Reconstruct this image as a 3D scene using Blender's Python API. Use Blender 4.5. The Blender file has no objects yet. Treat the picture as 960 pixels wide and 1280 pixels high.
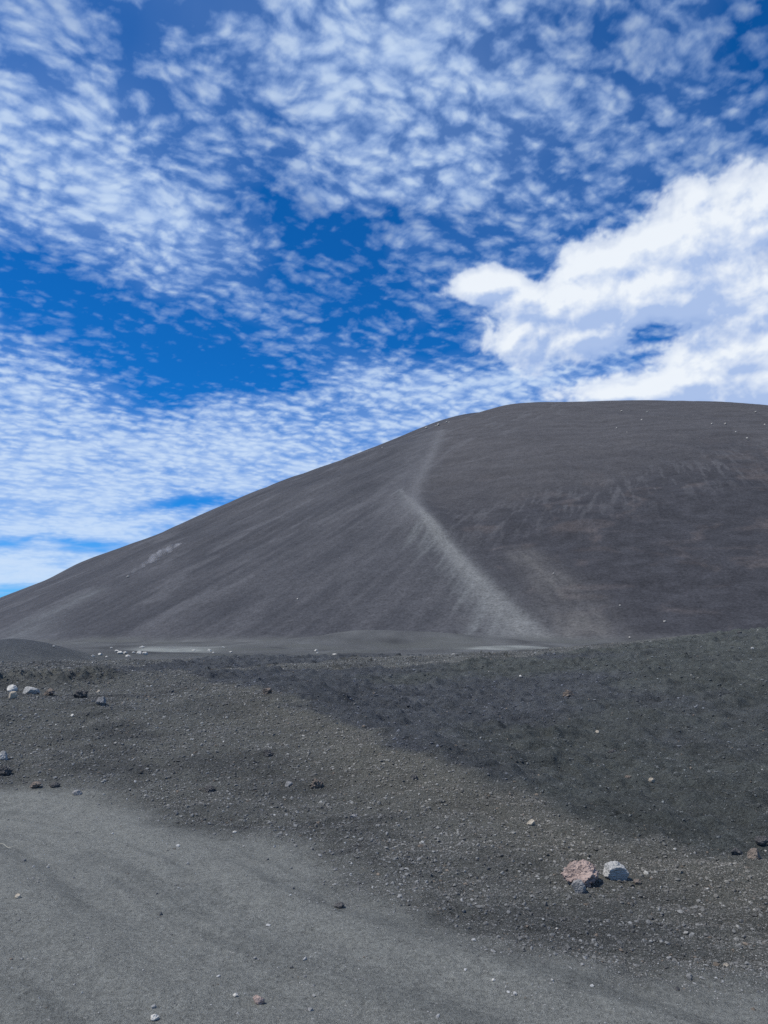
import bpy, math, random
import numpy as np
rad = math.radians
C = bpy.context.scene.collection
rng = np.random.default_rng(7)
random.seed(7)

# ------------------------------------------------------------------ camera
EYE = 1.6
PITCH = rad(8.9)
FPX = 960.0
cam_d = bpy.data.cameras.new('camera')
cam = bpy.data.objects.new('camera', cam_d)
C.objects.link(cam)
cam.location = (0, 0, EYE)
cam.rotation_euler = (math.pi / 2 + PITCH, 0, 0)
cam_d.sensor_fit = 'VERTICAL'
cam_d.sensor_height = 32
cam_d.lens = 24
cam_d.clip_start = 0.05
cam_d.clip_end = 20000
bpy.context.scene.camera = cam


def ray(px, py):
    u, v = (px - 480) / FPX, (640 - py) / FPX
    return np.array([u, math.cos(PITCH) - v * math.sin(PITCH), math.sin(PITCH) + v * math.cos(PITCH)])


def pt(px, py, Y):
    d = ray(px, py)
    p = d * (Y / d[1])
    return p[0], p[1], p[2] + EYE


# ------------------------------------------------------------------ noise
_perm = np.random.default_rng(3).permutation(4096)
_ang = np.random.default_rng(4).uniform(0, 2 * np.pi, 4096)
_gx, _gy = np.cos(_ang), np.sin(_ang)


def perlin(x, y, seed=0):
    xi = np.floor(x).astype(np.int64); yi = np.floor(y).astype(np.int64)
    fx = x - xi; fy = y - yi
    def g(ix, iy, dx, dy):
        h = _perm[(_perm[(ix + seed * 131) & 4095] + iy) & 4095]
        return _gx[h] * dx + _gy[h] * dy
    u = fx * fx * fx * (fx * (fx * 6 - 15) + 10)
    v = fy * fy * fy * (fy * (fy * 6 - 15) + 10)
    a = g(xi, yi, fx, fy); b = g(xi + 1, yi, fx - 1, fy)
    c = g(xi, yi + 1, fx, fy - 1); d = g(xi + 1, yi + 1, fx - 1, fy - 1)
    return ((a + (b - a) * u) * (1 - v) + (c + (d - c) * u) * v) * 1.5


def fbm(x, y, oct=4, seed=0, gain=0.5):
    s = 0; a = 1.0; n = 0
    for i in range(oct):
        s = s + a * perlin(x * 2 ** i, y * 2 ** i, seed + i); n += a; a *= gain
    return s / n


def sstep(a, b, x):
    t = np.clip((x - a) / (b - a), 0, 1)
    return t * t * (3 - 2 * t)


# ------------------------------------------------------------------ near ground: thin plate surface through measured heights
ctrl = []
for x in (-9, -6, -3, 0, 2.0):
    for y in (-6, -2, 1.5):
        ctrl.append((x, y, 0.0))
for px, py in [(0, 1000), (0, 1100), (200, 1020), (200, 1150), (400, 1100), (400, 1220), (600, 1165), (600, 1260), (850, 1230), (960, 1270), (0, 1230)]:
    d = ray(px, py); t = -EYE / d[2]
    ctrl.append((d[0] * t, d[1] * t, 0.0))
for px, py, Y in [
        (330, 860, 13), (420, 895, 10.6), (500, 930, 8.9), (600, 972, 7.7), (700, 1010, 6.9), (830, 1048, 6.1), (960, 1080, 5.5),
        (420, 1000, 7.3), (560, 1050, 6.2), (700, 1100, 5.35), (860, 1140, 4.8),
        (500, 905, 10.9), (500, 870, 14.6), (500, 822, 24), (700, 975, 8.0), (700, 930, 10.0), (700, 870, 14.5), (690, 812, 25),
        (960, 1040, 6.3), (960, 1000, 7.4), (960, 930, 9.9), (960, 870, 13.3), (960, 820, 18.5), (960, 788, 25),
        (1100, 900, 11), (1150, 780, 24), (830, 800, 25), (600, 818, 24.5), (320, 824, 23), (400, 860, 14.5), (220, 826, 22), (150, 833, 19),
        (60, 843, 15.0), (-30, 848, 14.3), (110, 842, 15.2), (-20, 861, 13.4), (60, 862, 13.7), (125, 858, 14.2),
        (0, 874, 12.0), (100, 882, 11.4), (190, 868, 13.0), (0, 920, 9.9), (100, 925, 9.8), (200, 930, 9.6), (-60, 950, 9.0),
        (0, 962, 8.7), (120, 972, 8.35), (300, 960, 8.6), (240, 1000, 7.6), (-300, 900, 10)]:
    ctrl.append(pt(px, py, Y))
ctrl += [(-30, 14, .6), (-30, 34, 0.0), (-15, 34, 0.0), (-5, 36, 0.0), (5, 36, 0.15), (14, 36, 0.9), (25, 28, 2.0), (25, 40, .6), (25, 10, .6), (-20, 4, .1), (-20, -8, 0), (10, -6, 0), (25, -5, .2)]
ctrl = np.array(ctrl)


def _phi(r2):
    return 0.5 * r2 * np.log(r2 + 1e-9)


n = len(ctrl)
K = _phi(((ctrl[:, None, :2] - ctrl[None, :, :2]) ** 2).sum(-1)) + np.eye(n) * 0.02
P = np.c_[np.ones(n), ctrl[:, :2]]
A = np.zeros((n + 3, n + 3)); A[:n, :n] = K; A[:n, n:] = P; A[n:, :n] = P.T
W = np.linalg.solve(A, np.r_[ctrl[:, 2], 0, 0, 0])


def tps(x, y):
    s = W[n] + W[n + 1] * x + W[n + 2] * y
    for i in range(n):
        s = s + W[i] * _phi((x - ctrl[i, 0]) ** 2 + (y - ctrl[i, 1]) ** 2)
    return np.clip(s, -0.6, 3.0)


def gauss(x, y, cx, cy, sx, sy):
    return np.exp(-((x - cx) / sx) ** 2 - ((y - cy) / sy) ** 2)


def plain(x, y):
    r = np.hypot(x, y)
    z = 0.45 * perlin(x / 22, y / 22, 21) + .12 * perlin(x / 9, y / 5, 23) + 0.1 * perlin(x / 7, y / 7, 22)
    z = z - 0.016 * np.clip(r - 110, 0, 400) * sstep(0, -60, x)
    z = z + 1.5 * gauss(x, y, 2, 100, 15, 8) + 0.45 * gauss(x, y, -10, 92, 9, 7) + .5 * gauss(x, y, 13, 78, 5, 5)
    return z


# ------------------------------------------------------------------ the cinder cone
CD, CR, CS = 450.0, 330.0, 0.51
CAZ = math.atan(300 / 960)
CX, CY = CD * math.sin(CAZ), CD * math.cos(CAZ)
NB = 720
psi_g = np.linspace(-np.pi, np.pi, NB + 1)
gmul = np.ones(NB + 1)
rho_g = np.linspace(0, 700, 351)
qadd = np.zeros(351)


def cone(x, y):
    dx, dy = x - CX, y - CY
    rho = np.hypot(dx, dy)
    psi = np.arctan2(-dx, -dy)      # 0 = towards the camera side
    slope = CS * (CR - rho)
    top = CS * (CR - 92.0)
    k = 6.0
    e = np.clip((top - slope) / k, -30, 30)
    h = top - k * np.log1p(np.exp(e))
    h = h - 14 * sstep(85, 30, rho) + np.interp(rho, rho_g, qadd)
    g = np.interp(psi, psi_g, gmul)
    h = np.where(h > 0, h * g, h)
    return h, psi, rho


sil = np.array([(-60, 772), (0, 747), (60, 724), (120, 699), (180, 674), (240, 648), (300, 624), (360, 600), (440, 569), (480, 553), (500, 545), (530, 532), (553, 524), (575, 520), (597, 517),
                (613, 511), (640, 505), (673, 503), (700, 502.3), (760, 501), (808, 500.6), (873, 501), (920, 503), (960, 506.5), (1020, 513)], float)
ths, tg = [], []
for px in np.arange(-50, 1015, 6):
    d = ray(px, np.interp(px, sil[:, 0], sil[:, 1]))
    ths.append(math.atan2(d[0], d[1])); tg.append(d[2] / math.hypot(d[0], d[1]))
ths, tg = np.array(ths), np.array(tg)
rr = np.linspace(110, 620, 700)
GX, GY = np.sin(ths)[:, None] * rr, np.cos(ths)[:, None] * rr
idx = np.arange(len(ths))
kk = np.exp(-np.linspace(-2, 2, 9) ** 2); kk /= kk.sum()
kg = np.exp(-np.linspace(-2, 2, 41) ** 2); kg /= kg.sum()
for it in range(80):
    h, ps, rh = cone(GX, GY)
    el = (h - EYE) / rr
    j = el.argmax(1)
    pst, rst = ps[idx, j], rh[idx, j]
    left = rst > 122                    # flank seen in profile: shape its profile
    need = (tg - el[idx, j]) * rr[j]
    o = np.argsort(rst[left])
    dq = np.interp(rho_g, rst[left][o], need[left][o])
    qadd = qadd + .5 * np.convolve(np.pad(dq, 4, mode='edge'), kk, 'valid')
    rim = ~left                         # rim: height per direction
    ratio = tg[rim] / el[idx, j][rim]
    o = np.argsort(pst[rim])
    corr = np.interp(psi_g, pst[rim][o], ratio[o])
    gmul = np.clip(gmul * (1 + 0.5 * (np.convolve(np.pad(corr, 20, mode='edge'), kg, 'valid') - 1)), 0.8, 1.25)
h, ps, rh = cone(GX, GY)
print('silhouette error', np.abs(((h - EYE) / rr).max(1) - tg).max(), 'g', gmul.min(), gmul.max())


# ------------------------------------------------------------------ full height
def near_w(x, y):
    r = np.hypot(x, y)
    return 1 - sstep(30, 46, r)


def macro(x, y):
    x = np.asarray(x, float); y = np.asarray(y, float)
    r = np.hypot(x, y)
    z = plain(x, y)
    m = r < 46
    if m.any():
        zn = tps(x[m], y[m])
        w = near_w(x[m], y[m])
        z[m] = zn * w + z[m] * (1 - w)
    z = z + 1.25 * gauss(x, y, -15.6, 33, 2.6, 3.0) + 0.35 * gauss(x, y, -13, 36, 4, 3)
    c, ps, rh = cone(x, y)
    k = 1.2
    return k * np.logaddexp(c / k, z / k)


def hit(px, py, tmax=900, t0=2.5):
    d = ray(px, py); d = d / np.linalg.norm(d)
    t = np.exp(np.linspace(math.log(t0), math.log(tmax), 6000))
    z = macro(d[0] * t, d[1] * t)
    f = EYE + d[2] * t - z
    k = np.argmax(f < 0)
    if f[k] >= 0: k = len(t) - 1
    return d[0] * t[k], d[1] * t[k], z[k], t[k]


# trail up the cone, in cone coordinates
def to_cone(px, py):
    x, y, z, t = hit(px, py, t0=60)
    return math.atan2(-(x - CX), -(y - CY)), math.hypot(x - CX, y - CY), x, y


TR = [(688, 803), (650, 780), (618, 748), (585, 712), (560, 683), (540, 664), (524, 645), (512, 628), (500, 612)]
TR2 = [(524, 645), (518, 625), (520, 605), (532, 580), (543, 558), (552, 536)]
LBP = [(-20, 806), (20, 790), (60, 768), (100, 748), (150, 728)]
FAN = [(742, 803), (722, 770), (694, 733), (664, 702), (636, 678)]
trc = np.array([to_cone(*p) for p in TR])
tr2 = np.array([to_cone(*p) for p in TR2])
fan = np.array([to_cone(*p) for p in FAN])
LB = np.array([to_cone(*p)[2:] for p in LBP])


bnd = np.array([to_cone(*p)[:2] for p in TR[:7] + TR2[1:] + [(556, 527)]])
bnd = bnd[np.argsort(bnd[:, 1])]


def right_of_trail(psi, rho, wob=0):
    return sstep(.035, -.045, psi - np.interp(rho, bnd[:, 1], bnd[:, 0]) + wob)


def seg_dist(x, y, pl):
    best = np.full(x.shape, 1e9); par = np.zeros(x.shape); side = np.zeros(x.shape)
    for i in range(len(pl) - 1):
        ax, ay = pl[i]; bx, by = pl[i + 1]
        L2 = (bx - ax) ** 2 + (by - ay) ** 2
        t = np.clip(((x - ax) * (bx - ax) + (y - ay) * (by - ay)) / L2, 0, 1)
        d = np.hypot(x - ax - t * (bx - ax), y - ay - t * (by - ay))
        s = np.sign((bx - ax) * (y - ay) - (by - ay) * (x - ax))
        m = d < best
        best[m] = d[m]; par[m] = ((i + t) / (len(pl) - 1))[m]; side[m] = s[m]
    return best, par, side


# berm line separating rough pale gravel (near) from dark ash (beyond)
def gp(px, py):
    x, y, z, t = hit(px, py)
    return (x, y)


BERM = [gp(*p) for p in [(130, 845), (230, 838), (330, 862), (420, 897), (500, 932), (600, 974), (700, 1012), (830, 1050), (960, 1084)]]
BERM = BERM + [(BERM[-1][0] + 3, BERM[-1][1] - .9), (BERM[-1][0] + 20, BERM[-1][1] - 6)]
EDGE = [(-12, 9.6)] + [gp(*p) for p in [(0, 985), (110, 988), (200, 1008), (300, 1046), (400, 1088), (500, 1122), (600, 1150), (740, 1185), (900, 1228)]]
EDGE = EDGE + [(3.2, 3.0), (12, 0)]


def above(x, y, line):
    """signed distance: > 0 on the far side of the line (which runs left to right)"""
    d, par, side = seg_dist(x, y, line)
    return d * side


def zones(x, y):
    wob = 0.25 * perlin(x / 1.3, y / 1.3, 31) + 0.12 * perlin(x / .45, y / .45, 32)
    trackd = -above(x, y, EDGE) + wob          # > 0 on the track
    r = np.hypot(x, y)
    darkd = above(x, y, BERM) + wob * (0.5 + r / 15)
    darkd = np.where(x < BERM[0][0], -np.abs(darkd) + 0 * x, darkd)
    return trackd, darkd


def track_raw(x, y):
    return -above(x, y, EDGE) + .08 * perlin(x / 1.5, y / 1.5, 33)


def lod(amp, wl, sp):
    return amp * (1 - sstep(0.25, 0.6, sp / wl))


def detail(x, y, sp, trackd, darkd):
    """small relief; sp = local mesh spacing"""
    r = np.hypot(x, y)
    tr = sstep(-0.3, 0.5, trackd); dk = sstep(-.3, .3, darkd) * (1 - tr)
    rough = 1.0 - 0.72 * tr
    z = np.zeros_like(x)
    near = r < 60
    X, Y, S = x[near], y[near], sp[near]
    wx = X + .15 * perlin(X / .6, Y / .6, 50)
    zz = lod(0.05, 1.6, S) * perlin(wx / 1.6, Y / 1.6, 41)
    zz += lod(0.030, .55, S) * perlin(wx / .55, Y / .5, 42)
    zz *= (0.35 + 0.65 * rough[near])
    a = perlin(wx / .23, Y / .2, 43); zz += lod(0.020, .22, S) * rough[near] * a
    a = perlin(X / .1, Y / .09, 44); zz += lod(0.011, .1, S) * rough[near] * np.maximum(a, -.25)
    a = perlin(X / .045, Y / .045, 45); zz += lod(0.0065, .045, S) * (0.3 + .7 * rough[near]) * np.maximum(a, -.2)
    a = perlin(X / .02, Y / .02, 46); zz += lod(0.0035, .02, S) * (0.4 + .6 * rough[near]) * a
    # little ledges and scallops on the dark ash
    a = perlin(X / .75, Y / .42, 47) + .5 * perlin(X / .3, Y / .22, 48)
    zz += dk[near] * lod(.11, .4, S) * np.maximum(a - .10, 0) ** .8
    zz += dk[near] * lod(.075, .2, S) * np.maximum(perlin(X / .24, Y / .2, 62), -.1)
    zz += dk[near] * lod(.03, .1, S) * np.maximum(perlin(X / .11, Y / .1, 63), -.1)
    # wheel ruts along the track
    ed = track_raw(X, Y)
    rut = np.sin(ed * 4.2 + .6 * perlin(X / 4, Y / 4, 49)) * 0.016 + .01 * perlin(ed / .22, X / 2.2, 61)
    zz += rut * tr[near]
    z[near] = zz
    # rough lip above the terrace on the left
    d, par, side = seg_dist(x, y, LIP)
    m = np.exp(-(d / .55) ** 2)
    z += m * (.10 + .16 * np.abs(perlin(x / .35, y / .3, 51)) + .08 * perlin(x / .12, y / .12, 52))
    # the plain: low swells
    f = (r >= 30)
    z[f] += .05 * perlin(x[f] / 2.2, y[f] / 2.2, 53) * (r[f] < 140)
    return z


LIP = [gp(*p) for p in [(-40, 853), (30, 850), (80, 851), (118, 848)]]


def cone_detail(x, y, sp, psi, rho):
    arc = psi * 250.0
    m = sstep(300, 285, rho)
    lf = 1 - .95 * right_of_trail(psi, rho)
    z = lf * (lod(.35, 8, sp) * perlin(arc / 9, rho / 30, 71) + lod(.22, 3, sp) * perlin(arc / 3, rho / 12, 72))
    z += (1 - lf) * lod(.5, 5, sp) * fbm(x / 9, y / 6, 4, 78)
    z += lod(1.1, 25, sp) * perlin(x / 34, y / 34, 73) + lod(.35, 6, sp) * perlin(x / 7, y / 7, 74) * sstep(-.3, .1, -psi + .1)
    # ledges on the right hand side, wandering along the contour
    rgt = sstep(.22, -.15, psi)
    c = rho + 7 * perlin(arc / 45, rho / 40, 75) + .02 * arc
    z += rgt * lod(.9, 12, sp) * perlin(arc / 60, c / 9, 76)
    z += rgt * lod(.5, 3, sp) * (np.abs(perlin(arc / 6, rho / 5, 77)) - .2)
    # ridge under the trail
    d, par, side = seg_dist(x, y, trc[:, 2:])
    z += 1.6 * np.exp(-(d / 5) ** 2) * sstep(1.05, .8, par)
    return z * m * (.25 + .75 * sstep(110, 150, rho))


# ------------------------------------------------------------------ grid
rows = [0.25]
while rows[-1] < 3.0: rows.append(rows[-1] * 1.03)
while rows[-1] < 30: rows.append(rows[-1] * 1.0021)
while rows[-1] < 120: rows.append(rows[-1] * 1.007)
while rows[-1] < 470: rows.append(rows[-1] * 1.0035)
while rows[-1] < 700: rows.append(rows[-1] * 1.02)
while rows[-1] < 9000: rows.append(rows[-1] * 1.12)
rows = np.array(rows)
fine = np.arange(-36, 36.001, 0.078)
coarse1 = np.arange(36.8, 60, .8); coarse2 = np.arange(62, 180, 4.0)
cols = np.radians(np.concatenate([-coarse2[::-1], -coarse1[::-1], fine, coarse1, coarse2, [180.0]]))
cols = np.concatenate([[-np.pi], cols])
NR, NC = len(rows), len(cols)
R, T = np.meshgrid(rows, cols, indexing='ij')
X = (R * np.sin(T)).ravel(); Y = (R * np.cos(T)).ravel()
dT = np.gradient(cols)
dR = np.gradient(rows)
SP = np.maximum(R * dT[None, :] * 1.0, dR[:, None] * 0.8).ravel()
print('grid', NR, NC, NR * NC)


def full(x, y, sp):
    z = macro(x, y)
    td, dd = zones(x, y)
    r = np.hypot(x, y)
    z = z + detail(x, y, sp, td, dd)
    far = r > 70
    c, psi, rho = cone(x[far], y[far])
    z[far] += cone_detail(x[far], y[far], sp[far], psi, rho)
    return z, td, dd


Z, TD, DD = full(X, Y, SP)


def s2l(r, g, b):
    c = np.array([r, g, b]) / 255.0
    return np.where(c <= .04045, c / 12.92, ((c + .055) / 1.055) ** 2.4)


# ------------------------------------------------------------------ surface colours (what the ash itself looks like)
def mix(a, b, t):
    return a * (1 - t[:, None]) + b * t[:, None]


A_TRACK = np.array([.196, .195, .187]); A_TRACK2 = np.array([.152, .153, .149])
A_BANK = np.array([.132, .131, .123]); A_BANK2 = np.array([.086, .087, .085])
A_DARK = np.array([.080, .084, .094]); A_DARK2 = np.array([.084, .089, .087])
A_PLAIN = np.array([.088, .088, .092]); A_PALE = np.array([.22, .225, .22])
A_CONE = np.array([.074, .074, .080]); A_CONE2 = np.array([.046, .047, .053]); A_BROWN = np.array([.074, .066, .067]); A_TRAIL = np.array([.150, .152, .150])


def colour(x, y, td, dd):
    nv = len(x)
    r = np.hypot(x, y)
    tr = sstep(-.45, .5, td + .25 * perlin(x / .8, y / .8, 79) + .12 * perlin(x / .3, y / .3, 80))
    dk = sstep(-.22, .22, dd + .2 * perlin(x / .5, y / .5, 81))
    n1 = fbm(x / 1.4, y / 1.0, 4, 82); n2 = fbm(x / .35, y / .3, 3, 86)
    bank = mix(np.tile(A_BANK, (nv, 1)), A_BANK2, sstep(-.25, .35, n1 + .3 * n2))
    # browner rough gravel at the top of the bank
    b2 = fbm(x / 5, y / 5, 3, 90)
    crest = np.exp(-((dd + .55 + .3 * n1) / .55) ** 2) * sstep(-5, 0, x)
    bank = mix(bank, np.array([.150, .142, .122]), crest * .65)
    dark = mix(np.tile(A_DARK, (nv, 1)), A_DARK2, sstep(-.1, .3, b2 + .06 * (x - 2)))
    dark *= (1 + .35 * n1 + .25 * n2)[:, None]
    t2 = fbm(track_raw(x, y) / .32, (x * .78 - y * .62) / 6, 5, 95, .62)
    spots = fbm(x / .9, y / .6, 4, 98)
    track = mix(np.tile(A_TRACK, (nv, 1)), A_TRACK2, sstep(-.1, .55, t2 * 1.7 + spots * .35 + .15 * sstep(1.5, 3.5, td) * perlin(x / 1.1, y / .8, 99)))
    col = mix(bank, dark, dk)
    col = mix(col, track, tr)
    # the left corner of the track is strewn with darker loose ash
    far = sstep(38, 48, r)
    pl = np.tile(A_PLAIN, (nv, 1)) * (1 + .7 * fbm(x / 5, y / 12, 4, 101))[:, None]
    pl = mix(pl, A_BANK2, sstep(-.1, .3, fbm(x / 14, y / 9, 3, 105)) * .7)
    for px, py, w, h_ in PALE:
        cx, cy, cz, ct = hit(px, py, t0=34)
        pl = mix(pl, A_PALE, np.clip(1.1 * np.exp(-((x - cx) / w) ** 2 - ((y - cy) / h_) ** 2) * (1 + .6 * perlin(x / 1.2, y / 4, 108)), 0, 1))
    col = mix(col, pl, far)
    col = mix(col, A_DARK, gauss(x, y, -15.6, 33, 4.0, 5))
    return col


PALE = [(222, 814, 2.6, 9), (185, 813, 2.0, 5), (610, 811, 2.0, 3), (650, 808, 4, 6)]


def cone_colour(x, y, psi, rho):
    nv = len(x)
    arc = psi * 250.0
    # fall-line streaks: long thin noise running down the slope
    st = fbm(arc / 2.2, rho / 45, 4, 111, .6)
    st2 = fbm(arc / 9, rho / 70, 3, 116)
    pat = fbm(x / 18, y / 18, 4, 120)
    c = mix(np.tile(A_CONE, (nv, 1)), A_CONE2, sstep(-.45, .45, st * .6 + st2 * .12 + pat * .4))
    rgt = right_of_trail(psi, rho, .02 * pat)
    mott = fbm(arc / 7 + .8 * perlin(arc / 9, rho / 9, 131), rho / 9, 5, 125, .6)
    dkr = np.array([.040, .040, .045])
    rc = mix(np.tile(dkr, (nv, 1)), A_BROWN * .88, sstep(-.15, .3, mott + .4 * fbm(x / 30, y / 30, 3, 133) - .25 * sstep(.05, .3, psi)))
    rc *= (1 + .4 * fbm(x / 5, y / 3.5, 4, 134))[:, None]
    # upper dome is smoother and a bit lighter
    up = sstep(298, 236, rho + 22 * pat + 170 * np.clip(.40 - psi, 0, .2))
    wav = fbm(arc / 30, (rho + 5 * perlin(arc / 25, rho / 25, 140)) / 4.5, 4, 136)
    uc = np.tile(np.array([.066, .064, .067]), (nv, 1)) * (1 + .3 * wav)[:, None]
    rc = mix(rc, uc, up)
    # feathery tongues of paler ash on the mid right slope
    tong = sstep(.02, .3, fbm(arc / 1.3, rho / 11, 4, 143) + .25 * perlin(arc / 12, rho / 12, 147)) * np.exp(-((rho - 283 + 170 * (.40 - psi)) / 17) ** 2)
    rc = mix(rc, np.array([.092, .091, .096]), tong * .5)
    c = mix(c * .92, rc, rgt)
    # pale patches on the left flank
    lp = sstep(.12, .4, fbm(arc / 8, rho / 22, 4, 150) + .15 * pat) * sstep(.35, .6, psi)
    c = mix(c, np.array([.115, .115, .122]), lp * .35)
    dlb, plb, _ = seg_dist(x, y, LB)
    lb = np.exp(-(dlb / (3.5 + 5 * (1 - plb))) ** 2) * sstep(1, .8, plb)
    c = mix(c, np.array([.12, .125, .13]), np.clip(lb * (.6 + .8 * st), 0, 1) * .8)
    # trail, its spill down the fall line and the second fan
    pl = trc[:, 2:]
    d, par, side = seg_dist(x, y, pl)
    o = np.argsort(trc[:, 0])
    rt = np.interp(psi, trc[o, 0], trc[o, 1], left=1e4, right=1e4)
    below = rho - rt
    ln = (15 + 12 * perlin(arc / 4.1, rho / 60, 160) + 9 * perlin(arc / 1.2, rho / 45, 161)) * np.clip(1.25 - .9 * (psi - trc[0, 0]) / (trc[-1, 0] - trc[0, 0]), .2, 1.3)
    spill = sstep(-1.5, .5, below) * (1 - sstep(.35, 1.0, below / np.maximum(ln, 2)))
    spill = spill * (.45 + 1.3 * fbm(arc / 1.0, rho / 40, 3, 163)) * (psi > trc[0, 0] - .01)
    c = mix(c, np.array([.122, .127, .129]), np.clip(spill * 1.1, 0, 1) * .8)
    w = .7 + 1.2 * (1 - par) + 4 * (1 - par) ** 4
    c = mix(c, np.array([.160, .162, .160]), np.exp(-(d / (.8 + 1.0 * (1 - par))) ** 2) * .95 * sstep(1.0, .85, par))
    rs = np.where(below < 0, .55, 1.0)
    core = np.exp(-(d / w / rs) ** 2) * (1 - .5 * sstep(.75, 1, par))
    c = mix(c, A_TRAIL, np.clip(core * (.95 + .4 * st), 0, 1) * .9)
    soft = np.exp(-(d / (3 + 6 * (1 - par)) / rs) ** 2) * (.6 + 1.3 * np.clip(fbm(d / 1.3, par * 3, 3, 169) + .3, 0, 1))
    c = mix(c, np.array([.095, .097, .10]), np.clip(soft * (.6 + .8 * st), 0, 1) * .5)
    d2, par2, side2 = seg_dist(x, y, tr2[:, 2:])
    c = mix(c, np.array([.128, .128, .133]), np.exp(-(d2 / 2.1) ** 2) * .55)
    c = mix(c, np.array([.100, .100, .106]), np.exp(-((d2 - 4) / 7) ** 2) * .4 * (side2 > 0))
    d3, par3, side3 = seg_dist(x, y, fan[:, 2:])
    fw = 2.2 + 3.2 * (1 - par3)
    f3 = np.exp(-(d3 / fw) ** 2) * (.6 + .7 * fbm(d3 / 2.5, par3 * 4, 3, 166)) * sstep(1.0, .8, par3)
    c = mix(c, np.array([.118, .113, .108]), np.clip(f3, 0, 1) * .9)
    return c, d


COL = colour(X, Y, TD, DD)
far = np.hypot(X, Y) > 70
c_, psi_, rho_ = cone(X[far], Y[far])
cc, dtr = cone_colour(X[far], Y[far], psi_, rho_)
on = sstep(-1.5, 1.5, c_ - plain(X[far], Y[far]))
COL[far] = COL[far] * (1 - on[:, None]) + cc * on[:, None]
ONC = np.zeros(len(X)); ONC[far] = on
DTR = np.full(len(X), 1e9); DTR[far] = dtr
PARW = np.full(len(X), 0.)
_, pp, _ = seg_dist(X[far], Y[far], trc[:, 2:]); PARW[far] = .7 + 1.2 * (1 - pp) + 4 * (1 - pp) ** 4
COL = np.clip(COL * (np.array([1.0, 1.02, .955]) * (1 - ONC[:, None]) + np.array([.98, .985, .97]) * ONC[:, None]), .02, .6)
COL = np.c_[COL, 1 - .52 * sstep(-.3, .3, TD) * (np.hypot(X, Y) < 30)]


# ------------------------------------------------------------------ materials
def nodes_of(name):
    m = bpy.data.materials.new(name); m.use_nodes = True
    nt = m.node_tree
    for nd in list(nt.nodes): nt.nodes.remove(nd)
    out = nt.nodes.new('ShaderNodeOutputMaterial')
    return m, nt, out


def link(nt, a, b): nt.links.new(a, b)


def N(nt, t, **kw):
    nd = nt.nodes.new(t)
    for k, v in kw.items():
        if k.startswith('i_'): nd.inputs[k[2:].replace('_', ' ')].default_value = v
        else: setattr(nd, k, v)
    return nd


def M(nt, op, a, b=None, c=None, clamp=False):
    nd = nt.nodes.new('ShaderNodeMath'); nd.operation = op; nd.use_clamp = clamp
    for i, v in enumerate((a, b, c)):
        if v is None: continue
        if isinstance(v, (int, float)): nd.inputs[i].default_value = v
        else: nt.links.new(v, nd.inputs[i])
    return nd.outputs[0]


def ash_material(name, scales, speck=0.0, contrast=.5, bump=.6, bdist=.01, rough=.95):
    m, nt, out = nodes_of(name)
    bs = N(nt, 'ShaderNodeBsdfPrincipled'); bs.inputs['Roughness'].default_value = rough
    bs.inputs['Specular IOR Level'].default_value = .15
    at = N(nt, 'ShaderNodeAttribute', attribute_name='albedo')
    tc = N(nt, 'ShaderNodeTexCoord')
    f = None; hgt = None
    for sc, w in scales:
        no = N(nt, 'ShaderNodeTexNoise'); no.inputs['Scale'].default_value = sc
        no.inputs['Detail'].default_value = 4; no.inputs['Roughness'].default_value = .65
        link(nt, tc.outputs['Object'], no.inputs['Vector'])
        v = M(nt, 'MULTIPLY', M(nt, 'SUBTRACT', no.outputs['Fac'], .5), w)
        f = v if f is None else M(nt, 'ADD', f, v)
    mul = M(nt, 'MAXIMUM', M(nt, 'ADD', M(nt, 'MULTIPLY', M(nt, 'MULTIPLY', f, M(nt, 'POWER', at.outputs['Alpha'], .6)), contrast * 4), 1.0), .35)
    mx = N(nt, 'ShaderNodeVectorMath', operation='SCALE')
    link(nt, at.outputs['Color'], mx.inputs[0]); link(nt, mul, mx.inputs['Scale'])
    colr = mx.outputs[0]
    if speck:
        vo = N(nt, 'ShaderNodeTexVoronoi'); vo.inputs['Scale'].default_value = speck
        link(nt, tc.outputs['Object'], vo.inputs['Vector'])
        sx = N(nt, 'ShaderNodeSeparateColor'); link(nt, vo.outputs['Color'], sx.inputs[0])
        # a few pale grains
        ms = M(nt, 'MULTIPLY', M(nt, 'GREATER_THAN', sx.outputs[0], .985), M(nt, 'LESS_THAN', vo.outputs['Distance'], .33))
        mm = N(nt, 'ShaderNodeMix', data_type='RGBA'); mm.inputs['B'].default_value = (.33, .32, .29, 1)
        link(nt, ms, mm.inputs['Factor']); link(nt, colr, mm.inputs['A'])
        colr = mm.outputs['Result']
    link(nt, colr, bs.inputs['Base Color'])
    bp = N(nt, 'ShaderNodeBump'); bp.inputs['Strength'].default_value = bump; bp.inputs['Distance'].default_value = bdist
    link(nt, M(nt, 'MULTIPLY', f, at.outputs['Alpha']), bp.inputs['Height']); link(nt, bp.outputs[0], bs.inputs['Normal'])
    link(nt, bs.outputs[0], out.inputs[0])
    return m


mat_ground = ash_material('ash_gravel', [(9, .3), (45, .7), (170, 1.1)], speck=65, contrast=.85, bump=1.0, bdist=.035)
mat_track = mat_ground
mat_hill = ash_material('hill_ash', [(.35, .3), (1.1, .5), (2.6, .9)], contrast=.45, bump=.45, bdist=.6)

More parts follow.
